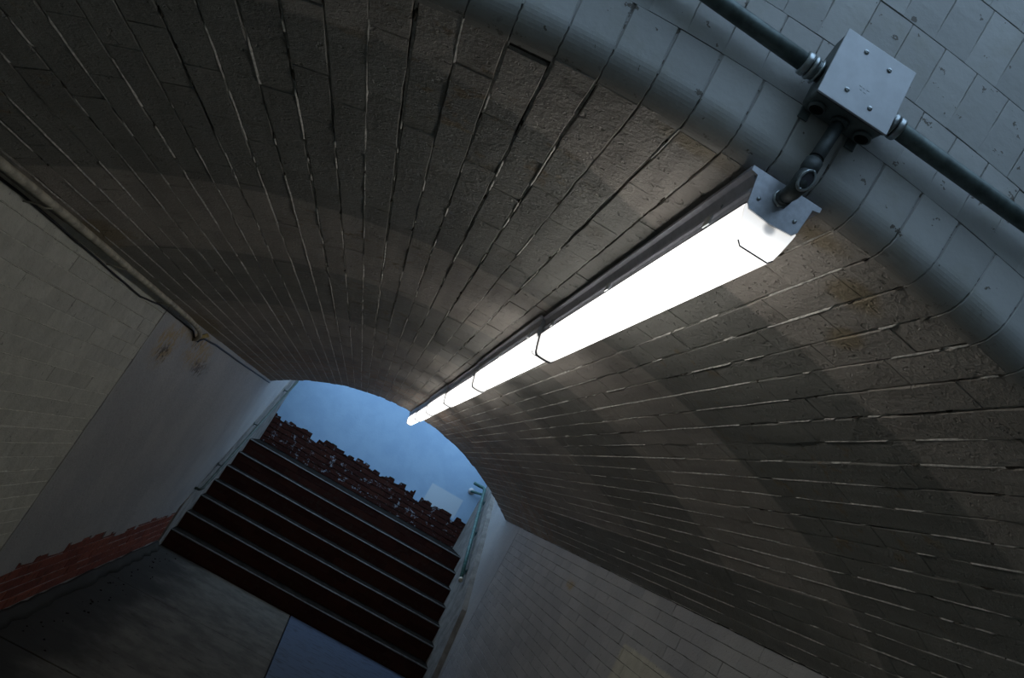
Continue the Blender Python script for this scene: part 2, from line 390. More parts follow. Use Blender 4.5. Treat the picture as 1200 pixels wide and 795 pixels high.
# mortar squeezed out of the joints and small broken snots
mb = MB(); rng = random.Random(11)
for k in range(260):
    a = TH0 + DTH * rng.randrange(1, N_C); y = 1.0 + 6.5 * rng.random() ** 2; L = rng.uniform(.006, .03)
    t = Vector((math.cos(a), 0, -math.sin(a))); r_ = Vector((math.sin(a), 0, math.cos(a)))
    P = Vector((CX, y, CZ)) + r_ * (R + .001) + t * rng.uniform(-.002, .002)
    vs = [(math.cos(q) * L + rng.uniform(-.003, .003), math.sin(q) * .004 + rng.uniform(-.001, .001), .004) for q in [i * math.pi / 3 for i in range(6)]] + [(0, 0, -.0035)]
    mb.add(vs, [(i, (i + 1) % 6, 6) for i in range(6)], frame(P, (0, 1, 0), tuple(-t), tuple(r_)))
o = mb.obj('mortar_crumbs', M_mortar, ceiling); o['kind'] = 'stuff'

# ------------------------------------------------------------------ near portal face
YF = .95
ring_out = R + .022
mb = band(R + .034, R + 1.05, YF + .0034, Y0 + .16, TH0 - .03, TH1 + .03)
for ro_, yo_ in ((.018, .0125), (.008, .024)):
    b_ = band(R + ro_, R + .06, YF + yo_, Y0 + .05, TH0 - .03, TH1 + .03); mb.add(b_.v, b_.f)
wf = struct(mb.obj('wall_front', M_facebed), 'white painted brick arch face with concentric rings of brick headers', 'wall')
# plain masonry above and beside the rings
mb = MB(); pts = []
for i in range(33):
    a = TH0 - .02 + (TH1 - TH0 + .04) * i / 32; pts.append((CX + (R + .80) * math.sin(a), CZ + (R + .80) * math.cos(a)))
poly = pts + [(XR + .6, pts[-1][1]), (XR + .6, 4.6), (XL - .6, 4.6), (XL - .6, pts[0][1])]
mb.prism(poly, YF + .001, Y0 + .2)
mb.obj('upper_masonry', M_face, wf)
specs = []; variants = []
# ring 0: bullnosed voussoirs, profile swept across the width
def bullnose(W, seed):
    g = random.Random(seed); rad = .042; prof = [(.0, .055), (.0, .045)]
    # (radial offset outward, y): from the vault soffit round to the face
    prof = [(0, Y0 + .008)] + [(rad - rad * math.sin(q), YF + rad - rad * math.cos(q)) for q in [math.pi / 2 - i * math.pi / 24 for i in range(13)]] + [(.1085, YF)]
    c = .0016; vs = []; cols = [(-W / 2, c + .012), (-W / 2 + .0004, c), (-W / 2 + c, 0), (W / 2 - c, 0), (W / 2 - .0004, c), (W / 2, c + .012)]
    n = len(prof)
    for i, (ro, yy) in enumerate(prof):
        # inward normal of profile
        q = min(max((yy - YF) / rad, 0), 1); nr = (1 if i > n - 2 else 0)
        j = g.uniform(-.0007, .0007)
        if i == 0: N = (1, 0)
        elif i == n - 1: N = (0, 1)
        else:
            ang = (i - 1) * math.pi / 24; N = (math.cos(ang), math.sin(ang))
        for v, d in cols: vs.append((v + (j if abs(v) > W / 4 else 0), yy + N[1] * d, ro + N[0] * d))
    fs = []
    for i in range(n - 1):
        for k in range(5): a_ = i * 6 + k; fs.append((a_, a_ + 1, a_ + 7, a_ + 6))
    for i in (0, n - 1): pass
    return vs, fs
variants = [bullnose(.0675 + .0001 - .0001 * (i % 3), i) for i in range(8)]
rng = random.Random(5); a = TH0 + DTH * .5
while a < TH1:
    t = (math.cos(a), 0, -math.sin(a)); r_ = (math.sin(a), 0, math.cos(a))
    P = Vector((CX, 0, CZ)) + Vector(r_) * (R + .0004) + Vector((0, rng.uniform(-.0006, .0006), 0))
    specs.append((frame((P[0], P[1], P[2]), t, (0, 1, 0), r_), rng.randrange(8))); a += DTH
# lay() ranks by origin; shift ranking only through the origin on the soffit, which is near enough
nb = len(specs)
v2 = [brick_data(.1085, 1.0, .02, .0007, 3, .0012, 50 + i) for i in range(1)]
ringspecs = []; ringvar = []
for k in range(1, 8):
    r0 = R + .1105 * k + .0; rm = r0 + .0545; pitch = (.0605, .0605, .0605, .0605, .0605, .0605, .0605, .0605)[k]; dth = pitch / rm
    base = len(variants) + len(ringvar)
    for i in range(4): ringvar.append(brick_data(.1085, pitch - .0004 - .0004 * i, .012, .0005, 3, .0010, 70 + k * 4 + i))
    a = TH0 - .01 + dth * rng.random()
    while a < TH1 + .01:
        t = (math.cos(a), 0, -math.sin(a)); r_ = (math.sin(a), 0, math.cos(a)); P = Vector((CX, YF + rng.uniform(-.0005, .0009), CZ)) + Vector(r_) * rm
        tilt = rng.gauss(0, .006)
        if rng.random() > .012: specs.append((frame(P, r_, tuple(-Vector(t)), (0, 1, 0)) @ Matrix.Rotation(tilt, 4, 'X'), base + rng.randrange(4)))
        a += dth
variants += ringvar
# bullnose vertices carry their own y, so give them an origin that really lies on the arris
fixed = []
for i, (vs, fs) in enumerate(variants[:8]): variants[i] = ([(p[0], p[1] - YF, p[2]) for p in vs], fs)
specs = [(Matrix.Translation((0, YF, 0)) @ M if i < nb else M, vi) for i, (M, vi) in enumerate(specs)]
lay(wf, specs, variants, M_face, 300)

# ------------------------------------------------------------------ side walls
def wall_bricks(parent, side, x, ranges, mat, hole=None, gap=.003, rag=.0008, seed=1, limit=300, off=0.0, bedh=.0665, maxoff=.0012, nm='brickwork'):
    rng = random.Random(seed); vars_ = [brick_data(.2178, bedh - gap - .0004 * (i % 3), .014, rag, 4, .0018, seed * 100 + i) for i in range(10)]; sp = []
    w_ = (-1, 0, 0) if side < 0 else (1, 0, 0)
    for (ya, yb, za, zb) in ranges:
        nrow = int(round((zb - za) / bedh))
        for r in range(nrow):
            z = zb - (r + .5) * bedh; y = ya - (.11 if r % 2 else 0) + rng.uniform(-.02, .02)
            while y < yb - .015:
                lo, hi = max(y, ya), min(y + .2185, yb); L = hi - lo
                if L > .02 and not (hole and hole((lo + hi) / 2, z)):
                    P = (x + (w_[0] * rng.uniform(-maxoff, maxoff)) + w_[0] * off, (lo + hi) / 2, z)
                    u = (0, 1, 0); v = (0, 0, -1) if side < 0 else (0, 0, 1)
                    # u x v = w check: (0,1,0)x(0,0,1)=(1,0,0)
                    M = frame(P, u, v, w_) @ Matrix.Diagonal((L / .2185, 1, 1, 1)) @ Matrix.Rotation(rng.gauss(0, .006), 4, 'X')
                    sp.append((M, rng.randrange(10)))
                y += .2185
    lay(parent, sp, vars_, mat, limit, nm)
YS = -2.0; HT = 4.6; HF = 2.6  # unseen wall extents: entrance well cuts sky light, low far walls admit it
# left wall: backing
mb = MB(); mb.box((XL - .3, YS, -.1), (XL - .011, Y0 + .2, HT)); mb.box((XL - .3, Y0 + .2, -.1), (XL - .011, Y1, ZL + .05)); mb.box((XL - .3, Y1, -.1), (XL - .011, YB, HF))
wl = struct(mb.obj('wall_left', M_left), 'left tunnel wall, cream painted brick turning to smooth grey paint, bare red brick at its foot', 'wall')
wall_bricks(wl, -1, XL, [(1.0, 4.06, ZL + .01 - 27 * .0665, ZL + .01)], M_left, gap=.0026, rag=.0010, seed=2, limit=230)
mb = MB(); rg2 = random.Random(5)
for j in range(27):
    z = ZL + .01 - (j + 1) * .0665; y = 1.0; vs, fs = [], []; k = 0; ph = [rg2.uniform(0, 6) for _ in range(3)]; lv = rg2.uniform(-.5, .6)
    while y < 4.05:
        v = math.sin(y * 4 + ph[0]) + .6 * math.sin(y * 11 + ph[1]) + lv; on = v > -.4
        h_ = .0016 + .0018 * rg2.random() if on else -.002; wd = .0022 + .0014 * rg2.random(); wb = rg2.uniform(-.0008, .0008)
        vs += [(XL - .0015, y, z + wb - wd), (XL + h_, y, z + wb), (XL - .0015, y, z + wb + wd)]
        if k: b = (k - 1) * 3; fs += [(b, b + 1, b + 4, b + 3), (b + 1, b + 2, b + 5, b + 4)]
        k += 1; y += .02 + rg2.uniform(-.005, .005)
    mb.add(vs, fs)
o = mb.obj('pointing', M_leftridge, wl); o['kind'] = 'stuff'
# smooth plastered stretch with a broken lower edge
rng = random.Random(9)
poly = [(4.065, ZL + .004)]; z = 1.78
while z > .42: poly.append((4.062 + rng.uniform(-.006, .01), z)); z -= rng.uniform(.05, .12)
poly.append((4.062, .30))
low = [(4.062, .30)]; y = 4.062; zc = .33
while y < 7.85:
    dy = rng.uniform(.04, .2); zn = .355 + rng.choice((-.03, 0, 0, .0, .02)) + (.025 if 5 < y < 5.8 else 0)
    low += [(y + dy * .1, zn), (y + dy, zn + rng.uniform(-.008, .008))]; y += dy
low += [(7.9, .40), (7.98, .46), (8.69, 1.0), (9.74, 1.86), (YB, 2.45), (YB, HF), (Y1 + .01, HF), (Y1 + .01, ZL + .004)]
poly = poly + low[1:]
MB().prism(poly, XL - .011, XL + .002, 'x').obj('plaster', M_left, wl)
# bare brick foot
wall_bricks(wl, -1, XL - .003, [(3.6, 7.95, .06, .06 + 5 * .0665)], M_red, gap=.010, rag=.0012, seed=3, limit=100, maxoff=.002, nm='foot_brickwork')
MB().prism([(7.95, .0), (7.98, .46), (8.69, 1.0), (9.74, 1.86), (YB, 2.45), (YB, 0)], XL - .005, XL + .012, 'x').obj('dado', M_render, wl)
# right wall
mb = MB(); mb.box((XR + .004, YS, -.1), (XR + .3, Y0 + .2, HT)); mb.box((XR + .004, Y0 + .2, -.1), (XR + .3, Y1, ZR + .05)); mb.box((XR + .004, Y1, -.1), (XR + .3, YB, HF))
wr = struct(mb.obj('wall_right', M_rightbed), 'right tunnel wall of grey-white painted brick with a cream patch', 'wall')
def right_hole(y, z):
    return False
wall_bricks(wr, 1, XR, [(1.0, 7.75, ZR + .012 - 26 * .0665, ZR + .012)], M_right, gap=.0022, rag=.0010, seed=4, limit=290, maxoff=.0009)
MB().prism([(7.75, ZR + .01), (7.75, .0), (7.82, .0), (7.82, .2), (8.09, .83), (8.95, 1.45), (9.83, 2.02), (YB, 2.4), (YB, HF), (Y1 + .01, HF), (Y1 + .01, ZR + .01)], XR - .001, XR + .006, 'x').obj('plaster', M_right, wr)
MB().prism([(7.82, 0), (7.82, .2), (8.09, .83), (8.95, 1.45), (9.83, 2.02), (YB, 2.4), (YB, 0)], XR - .055, XR + .005, 'x').obj('dado', M_render, wr)
# masonry over the far end of the vault, and the far wall
pts = [(CX + (R + .0) * math.sin(TH0 + (TH1 - TH0) * i / 40), CZ + R * math.cos(TH0 + (TH1 - TH0) * i / 40)) for i in range(41)]
o = MB().prism(pts + [(XR + .3, pts[-1][1]), (XR + .3, HF), (XL - .3, HF), (XL - .3, pts[0][1])], Y1 - .12, Y1 + .02)
# keep the inner barrel clear: this ring sits behind the last bricks
pts2 = [(CX + (R + .012) * math.sin(TH0 + (TH1 - TH0) * i / 40), CZ + (R + .012) * math.cos(TH0 + (TH1 - TH0) * i / 40)) for i in range(41)]
o = MB().prism(pts2 + [(XR + .3, pts2[-1][1]), (XR + .3, HF + .3), (XL - .3, HF + .3), (XL - .3, pts2[0][1])], Y1 - .2, Y1 - .002)
struct(o.obj('wall_far_portal', M_blue), 'masonry face over the far end of the vault', 'wall')
o = MB().box((XL - .3, YS - .3, -.1), (XR + .3, YS, HT)); struct(o.obj('wall_sky_blocker', M_right), 'unseen wall added behind the camera to hold back sky light', 'wall')  # added out of view to keep sky light off the vault
bz = 1.18
mb = MB().box((XL - .3, YB + .02, -.1), (XR + .3, YB + .3, HF))
wb = struct(mb.obj('wall_back', M_mortar), 'back wall of the stair landing, blue above bare dark red brick', 'wall')
rng = random.Random(21); poly = [(XL, HF), (XL, 1.60)]; x = XL
while x < XR - .02:
    dx = rng.uniform(.02, .10); zz = 1.565 + (-.02 if x < -.5 else 0) + rng.choice((0, 0, -.05, .02, -.03)) - (.03 if x > .9 else 0)
    poly += [(x + dx * .15, zz), (min(x + dx, XR), zz + rng.uniform(-.01, .01))]; x += dx
poly += [(XR, HF)]
MB().prism(poly, YB - .004, YB + .02).obj('painted_render', M_blue, wb)
bv = [brick_data(.2165, .059, .022, .0012, 3, .002, 900 + i) for i in range(8)]; sp = []
for r in range(6):
    z = bz + .033 + r * .0665; x = XL - (.11 if r % 2 else 0)
    while x < XR - .02:
        lo, hi = max(x, XL), min(x + .2185, XR)
        if hi - lo > .02: sp.append((frame(((lo + hi) / 2, YB + rng.uniform(-.001, .004), z), (1, 0, 0), (0, 0, -1), (0, 1, 0)) @ Matrix.Diagonal(((hi - lo) / .2185, 1, 1, 1)), rng.randrange(8)))
        x += .2185
lay(wb, sp, bv, M_redback, 200)

# ------------------------------------------------------------------ floor
fl = struct(MB().box((XL - .3, YS, -.3), (XR + .3, YB + .3, -.035)).obj('floor', M_grime), 'tunnel floor of large worn concrete slabs, one blue grey', 'floor')
def slab(x0, x1, y0, y1, mat=None, dz=0): MB().box((x0 + .005, y0 + .005, -.06), (x1 - .005, y1 - .005, dz)).obj('slab', mat or M_slab, fl, bevel=.004)
ys = [YS, -1.2, .7, 2.6, 4.55, 6.45, 8.15]
for i in range(6):
    slab(XL, .25, ys[i], ys[i + 1], None, -.002 * (i % 2)); 
ys = [YS, -.6, 1.3, 3.2, 5.0, 8.15]
for i in range(5): slab(.25, XR, ys[i], ys[i + 1], M_blueslab if i == 4 else M_slab, -.001)
# cement fillet at the foot of the left wall
poly_rows = []; rng = random.Random(31); y = 3.0; rings = []
while y < 7.96:
    h = .055 + rng.uniform(-.01, .01); b = .06 + rng.uniform(-.015, .02)
    rings.append([(XL - .004, y, -.004), (XL - .004, y, h), (XL + .02, y, h - .006), (XL + b * .6, y, h * .4), (XL + b, y, -.004)]); y += .12
t = MB().rings(rings, smooth=True).obj('trim_1', M_slab); struct(t, 'rounded cement fillet along the foot of the left wall', 'trim')
# dirt and rubble along the edge
mb = MB()
for k in range(45):
    y = rng.uniform(4.6, 8.0); x = XL + .12 + abs(rng.gauss(0, .09)); r = rng.uniform(.003, .010)
    ico = [(0, 0, r)] + [(math.cos(q) * r * rng.uniform(.7, 1.3), math.sin(q) * r * rng.uniform(.7, 1.3), r * .3) for q in [i * 1.2566 for i in range(5)]] + [(0, 0, -.003)]
    mb.add(ico, [(0, 1 + i, 1 + (i + 1) % 5) for i in range(5)] + [(6, 1 + (i + 1) % 5, 1 + i) for i in range(5)], Matrix.Translation((x, y, .0)))
o = mb.obj('floor_rubble', M_treaddark); tag(o, 'dark crumbs and dirt lying along the foot of the left wall', 'rubble'); o['kind'] = 'stuff'

# ------------------------------------------------------------------ stairs
NA, GO, RI = 8.17, .235, .1685
st = empty('staircase', (CX, NA, 0), 'dark flight of brick risers with worn pale nosings climbing to the landing', 'stairs')
rv = [brick_data(.2165, .075, .012, .001, 2, .002, 1200 + i) for i in range(8)]
rvm = []
for vs, fs in rv:
    me = bpy.data.meshes.new('brick'); me.from_pydata(vs, [], fs); me.materials.append(M_reddark); rvm.append(me)
xe = XR - .055; xs = XL + .012
for k in range(7):
    y = NA + GO * k; z1 = RI * (k + 1); y2 = y + GO + .05 if k < 6 else YB - .006
    mb = MB().box((xs, y + .012, z1 - RI - (.034 if k == 0 else 0)), (xe, y2 - (.03 if k == 6 else 0), z1 - .016))
    o = mb.obj('step', M_reddark, st)
    # worn tread slab with rounded, slightly dished nosing
    n = 18; rings = []
    for i in range(n + 1):
        x = xs + (xe - xs) * i / n; t_ = i / n; wear = -.007 * math.exp(-((t_ - .45) / .25) ** 2) + rng.uniform(-.0015, .0015); fy = y - .004 + rng.uniform(-.002, .002) - wear * .5
        rings.append([(x, fy, z1 - .016), (x, fy - .003, z1 - .012), (x, fy - .001, z1 - .006 + wear), (x, fy + .006, z1 + wear), (x, fy + .03, z1 + wear * .6), (x, y2, z1), (x, y2, z1 - .016)])
    MB().rings(rings, smooth=False).obj('tread', M_treaddark, o).location = (0, 0, 0)
    rings = [[(p[0], min(p[1], rr[3][1] + .003), p[2] + .0012) for p in (rr[0], rr[1], rr[2], rr[3], rr[4], rr[0])][:5] for rr in rings]
    rings = [[(x_, yy - .0012, zz) for x_, yy, zz in rr] for rr in rings]
    MB().rings(rings, smooth=False).obj('nosing', M_tread, o).location = (0, 0, 0)
    for r in range(2):
        x = xs - (.11 if (r + k) % 2 else 0)
        while x < xe - .02:
            lo, hi = max(x, xs), min(x + .2185, xe)
            if hi - lo > .02:
                b = bpy.data.objects.new('brick', rvm[rng.randrange(8)]); COL.objects.link(b); b.parent = o; b.matrix_parent_inverse = Matrix.Identity(4)
                b.matrix_basis = frame(((lo + hi) / 2, y + rng.uniform(0, .002), z1 - .016 - .038 - r * .0762), (1, 0, 0), (0, 0, -1), (0, 1, 0)) @ Matrix.Diagonal(((hi - lo) / .2185, 1, 1, 1))
            x += .2185

# ------------------------------------------------------------------ handrails
def arcpts(c, r, a0, a1, ax1, ax2, n=6):
    return [Vector(c) + r * (math.cos(a0 + (a1 - a0) * i / n) * Vector(ax1) + math.sin(a0 + (a1 - a0) * i / n) * Vector(ax2)) for i in range(n + 1)]
# right handrail
xr = XR - .11
hr = empty('handrail', (xr, 8.6, 1.05), 'teal handrail sloping up the right wall of the stairs', 'handrail')
slope = Vector((0, 1, .66)).normalized(); p0 = Vector((xr, 8.62, 1.03)); p1 = p0 + slope * ((10.12 - 8.62) / slope.y)
pts = [p0, p0.lerp(p1, .33), p0.lerp(p1, .66), p1 - slope * .08, p1, p1 + Vector((-.02, .04, .025)), p1 + Vector((-.07, .05, .02)), p1 + Vector((-.16, .05, .02))]
MB().tube(pts, .021, 14).obj('rail', M_green, hr)
MB().lathe([(0, .0), (0, .024), (.035, .024), (.035, 0.001)], p0 - slope * .02, slope).obj('end_cap', M_pipe, hr)
for q in (.15, .55, .92):
    c = p0.lerp(p1, q); b = MB().tube([c + Vector((0, 0, -.018)), c + Vector((.02, 0, -.05)), c + Vector((.05, 0, -.065)), Vector((XR - .05, c.y, c.z - .065))], .007, 8)
    o = b.obj('bracket', M_green, hr); 
    MB().lathe([(0, .001), (0, .028), (.006, .028), (.006, .001)], (XR - .062, c.y, c.z - .065), (1, 0, 0)).obj('rose', M_green, o).location = (0, 0, 0)
# return rail on the back wall
h2 = empty('wall_bar', (1.55, YB - .08, 1.93), 'short teal grab bar on the back wall beside the right corner', 'rail')
MB().tube([(1.545, YB - .005, 1.935), (1.545, YB - .05, 1.937), (1.555, YB - .075, 1.94), (1.58, YB - .085, 1.945), (1.70, YB - .085, 1.972), (XR, YB - .085, 1.985)], .017, 12).obj('bar', M_green, h2)
MB().lathe([(0, .001), (0, .045), (.006, .045), (.008, .03), (.008, .001)], (1.545, YB - .012, 1.935), (0, 1, 0)).obj('rose', M_lid, h2)
# left handrail
xl = XL + .07; hl = empty('handrail.001', (xl, 8.3, .75), 'thin dark green handrail sloping up the left wall of the stairs', 'handrail')
q0 = Vector((xl, 8.05, .62)); q1 = Vector((xl, 10.05, 2.04))
MB().tube([q0 + Vector((-.06, 0, -.01)), q0 + Vector((-.02, -.01, -.005)), q0 + Vector((0, .03, .02)), q0.lerp(q1, .5), q1], .014, 12).obj('rail', M_greendark, hl)
for q in (.2, .55, .9):
    c = q0.lerp(q1, q); o = MB().tube([c + Vector((0, 0, -.012)), c + Vector((-.02, 0, -.04)), Vector((XL + .012, c.y, c.z - .045))], .006, 8).obj('bracket', M_greendark, hl)
    MB().lathe([(0, .001), (0, .024), (.006, .024), (.006, .001)], (XL + .01, c.y, c.z - .045), (1, 0, 0)).obj('rose', M_greendark, o).location = (0, 0, 0)

# ------------------------------------------------------------------ tube lights
LX, LZ, LY0 = .321, 2.2905, .957
def lens_profile(g=0.0):
    P = [(-.0365, -.046), (-.0425, -.055), (-.0408, -.064), (-.034, -.090), (-.0285, -.107), (-.0225, -.1135), (-.008, -.1150), (.008, -.1150), (.0225, -.1135), (.0285, -.107), (.034, -.090), (.0408, -.064), (.0425, -.055), (.0365, -.046)]
    if g:
        c = (0, -.08); P = [(x * (1 + g / .035), c[1] + (z - c[1]) * (1 + g / .033)) for x, z in P]; P[0] = (P[0][0], -.046); P[-1] = (P[-1][0], -.046)
    return P
def housing_profile():
    h = [(.058, 0), (.058, -.007), (.050, -.009), (.047, -.014), (.0425, -.022), (.0432, -.027), (.0445, -.030), (.0445, -.034), (.041, -.037), (.0375, -.048)]
    return [(-x, z) for x, z in h[::-1]] + [(x, z) for x, z in h]
def make_light():
    root = empty('tube_light', (0, 0, 0), '', 'light', 'row of tube lights along the crown of the vault')
    def P(mb, name, mat, parent=None, **k):
        o = mb.obj(name, mat, parent or root, **k)
        if parent: o.location = (0, 0, 0)
        return o
    hp = housing_profile()
    P(MB().prism(hp, .003, LEN - .003), 'housing', M_steel)
    lp = lens_profile()
    # lens with shallow moulded ribs along the length
    n = 1; P(MB().prism(lp, .006, LEN - .006, smooth=False), 'lens', M_lens)
    for e, (a, b) in enumerate(((.0, .006), (LEN - .006, LEN))):
        o = P(MB().prism([(x * .985, z if z > -.06 else z + .0005) for x, z in lp], a, b), 'lens_end', M_lensend)
        o['label'] = 'clear end of the lens with the lamp holder showing grey'
    # end plates of the housing: flanged sheet steel with a seam
    for a, b in ((-.003, .0015), (LEN - .0015, LEN + .003)):
        pp = [(-.0575, 0), (-.0575, -.008), (-.0465, -.0105), (-.0415, -.052), (-.036, -.060), (-.0, -.0635), (.036, -.060), (.0415, -.052), (.0465, -.0105), (.0575, -.008), (.0575, 0)]
        o = P(MB().prism(pp, a, b), 'end_plate', M_endsteel, bevel=.0005)
        for sx in (-.030, .030): P(MB().lathe([(0, .0005), (0, .0028), (.0015, .0028), (.0022, .0018), (.0022, .0005)], (sx, a - .0018 if a < 0 else b, -.040), (0, 1, 0), 10), 'rivet', M_zinc, o)
    # dark gasket lines between lens and housing, and round the far end
    for sx in (-1, 1): P(MB().box((sx * .0375 - .0015, .01, -.0475), (sx * .0375 + .0015, LEN - .01, -.0445)), 'gasket', M_gasket)
    outer = lens_profile(.0024); inner = lens_profile(-.0012)
    mb = MB(); n = len(outer); y0, y1 = LEN - .013, LEN + .004
    vs = [(x, y0, z) for x, z in outer] + [(x, y0, z) for x, z in inner] + [(x, y1, z) for x, z in outer] + [(x, y1, z) for x, z in inner]; fs = []
    for j in range(n - 1): fs += [(j, j + 1, n + j + 1, n + j), (2 * n + j, 3 * n + j, 3 * n + j + 1, 2 * n + j + 1), (j, 2 * n + j, 2 * n + j + 1, j + 1), (n + j, n + j + 1, 3 * n + j + 1, 3 * n + j)]
    mb.add(vs, fs); P(mb, 'rim', M_gasket)
    # raised moulding line on the bottom lens corners at the near end
    mb = MB(); mb.tube([(-.0285, -.0006, -.1068), (-.0225, -.0006, -.1135), (.0225, -.0006, -.1135), (.0285, -.0006, -.1068)], .0011, 6)
    P(mb, 'lens_seam', M_gasket)
    # spring latches and screws on both flanks
    for sx in (-1, 1):
        for y in (.13, .63, 1.13):
            o = P(MB().box((sx * .0445 - .0015, y - .012, -.050), (sx * .0445 + .0015, y + .012, -.032)), 'latch', M_zinc, bevel=.0006)
        for y in (.10, .38, .88, 1.17): P(MB().lathe([(0, .0005), (0, .0032), (.002, .0028), (.002, .0005)], (sx * .0435, y, -.0235), (sx, 0, 0), 10), 'screw', M_zinc)
    return root
def kids(o): return [c for c in bpy.data.objects if c.parent == o]
def copy_tree(o, parent=None):
    c = o.copy(); COL.objects.link(c); c.parent = parent
    for ch in kids(o): copy_tree(ch, c)
    return c
labels = ['nearest tube light, largest in the row, its steel end joined to the conduit elbow',
          'second tube light from the portal, butted behind the nearest one',
          'third tube light from the portal, a short glowing block in the middle of the row',
          'fourth tube light from the portal along the crown of the vault',
          'fifth tube light from the portal, second from the far end of the row',
          'farthest and smallest tube light, tip of the row against the blue wall']
proto = make_light(); tops = []
for i in range(6):
    o = proto if i == 0 else copy_tree(proto); tops.append(o)
for i, o in enumerate(tops):
    o.location = (LX + (-.006 if i % 2 else 0) - .004 * (i > 0), LY0 + i * PITCH, LZ - .0015); o['label'] = labels[i]

# ------------------------------------------------------------------ junction box on the portal face
BX0, BX1, BZ0, BZ1, BYF, BYB = .2745, .388, 2.393, 2.501, .889, .9485
jb = empty('junction_box', ((BX0 + BX1) / 2, BYB, (BZ0 + BZ1) / 2), 'grey metal junction box with four-screw satin cover on the white arch face', 'box')
cxb, czb = (BX0 + BX1) / 2, (BZ0 + BZ1) / 2
hw, hh = (BX1 - BX0) / 2 - .002, (BZ1 - BZ0) / 2 - .002
def rrect(hw, hh, r, n=5):
    out = []
    for sx, sz, a0 in ((1, 1, 0), (-1, 1, 90), (-1, -1, 180), (1, -1, 270)):
        for i in range(n + 1):
            q = math.radians(a0 + 90 * i / n); out.append((cxb + sx * (hw - r) + r * math.cos(q), czb + sz * (hh - r) + r * math.sin(q)))
    return out
rings = [[(x, y, z) for x, z in rrect(hw - i_, hh - i_, r_)] for y, i_, r_ in ((BYF + .004, 0, .003), (BYF + .03, .001, .004), (BYB - .004, .004, .010), (BYB, .007, .012))]
body = MB().rings(rings, smooth=False).obj('body', M_boxb, jb)
lid = MB().box((BX0, BYF, BZ0), (BX1, BYF + .0035, BZ1)).obj('cover', M_lid, jb, bevel=.0008)
# pressed seam under the cover
MB().rings([[(x, y, z) for x, z in rrect(hw + .0008, hh + .0008, .003)] for y in (BYF + .0035, BYF + .007)], smooth=False).obj('cover_gasket', M_gasket, jb)
for sx, sz in ((-.020, .037), (.020, .033), (-.021, -.029), (.019, -.034)):
    s1 = MB().lathe([(0, .0005), (0, .0022), (.0006, .0035), (.002, .0038), (.002, .0005)], (cxb + sx, BYF - .0018, czb + sz), (0, 1, 0), 14).obj('screw', M_zinc, jb)
    o = MB().box((cxb + sx - .0022, BYF - .0021, czb + sz - .0004), (cxb + sx + .0022, BYF - .0016, czb + sz + .0004)).obj('slot', M_black, s1); o.location = (0, 0, 0)
# faint pressed maker's mark, too worn to read
mb = MB()
for i, (dx, dz, w_) in enumerate(((-.008, -.013, .004), (-.002, -.0135, .003), (.004, -.013, .004), (-.005, -.018, .003), (.001, -.0185, .004))): mb.box((cxb + dx, BYF - .0004, czb + dz), (cxb + dx + w_, BYF + .0005, czb + dz + .0028))
mb.obj('pressed_mark', M_lid, jb)
# threaded bosses / open knockouts underneath
for dx, kind in ((-.036, 0), (.003, 1), (.040, 0)):
    yb = BYB - .028
    b = MB().lathe([(0, .0005), (0, .0125), (.006, .0125), (.006, .0005)], (cxb + dx, yb, BZ0 - .003), (0, 0, 1), 20).obj('boss', M_boxb, jb)
    if not kind:
        h = MB().lathe([(0, .0005), (0, .0098), (.003, .0098), (.003, .0005)], (cxb + dx, yb, BZ0 - .0036), (0, 0, 1), 20).obj('knockout', M_black, b); h.location = (0, 0, 0)
for sx in (-1, 1):
    o = MB().box((cxb + sx * .040 - .008, BYB - .003, BZ0 - .008), (cxb + sx * .040 + .008, BYB, BZ0 + .01)).obj('mounting_ear', M_boxb, jb, bevel=.001)
# conduits
def cz_(x): return 2.452 - .040 * x
YC = .921
def conduit(x0, x1, name, label, fx):
    r = empty(name, (x0, YC, cz_(x0)), label, 'conduit', 'conduits on the arch face')
    pts = [(x0 + (x1 - x0) * i / 10, YC + .001 * math.sin(i), cz_(x0 + (x1 - x0) * i / 10)) for i in range(11)]
    MB().tube(pts, .0128, 20).obj('pipe', M_galv, r)
    ax = Vector((1 if fx < cxb else -1, 0, -.040 if fx < cxb else .040)).normalized()
    p = Vector((fx, YC, cz_(fx))) - ax * .027
    MB().lathe([(0, .0128), (0, .0162), (.003, .0170), (.008, .0170), (.010, .0158)], p, ax, 20).obj('compression_nut', M_zinc, r)
    MB().lathe([(0, .0150), (.002, .0172), (.006, .0172), (.008, .0150), (.010, .0145), (.012, .0145)], p + ax * .011, ax, 20).obj('connector_body', M_zinc, r)
    MB().lathe([(0, .0150), (0, .0180), (.003, .0180), (.003, .0150)], p + ax * .023, ax, 8).obj('lock_ring', M_zinc, r)
    for k, x in enumerate((x0 + .35 * (x1 - x0),)):
        if abs(x - cxb) < .5: continue
        MB().tube([(x, YF, cz_(x) + .03), (x, YF - .004, cz_(x) + .018), (x, YC - .0145, cz_(x) + .006), (x, YC - .0145, cz_(x) - .006), (x, YF - .004, cz_(x) - .018), (x, YF, cz_(x) - .03)], .003, 8).obj('strap', M_zinc, r)
conduit(-1.05, BX0 + .003, 'conduit', 'green-grey steel conduit entering the junction box from the left', BX0)
conduit(1.55, BX1 - .003, 'conduit.001', 'green-grey steel conduit leaving the junction box to the right', BX1)
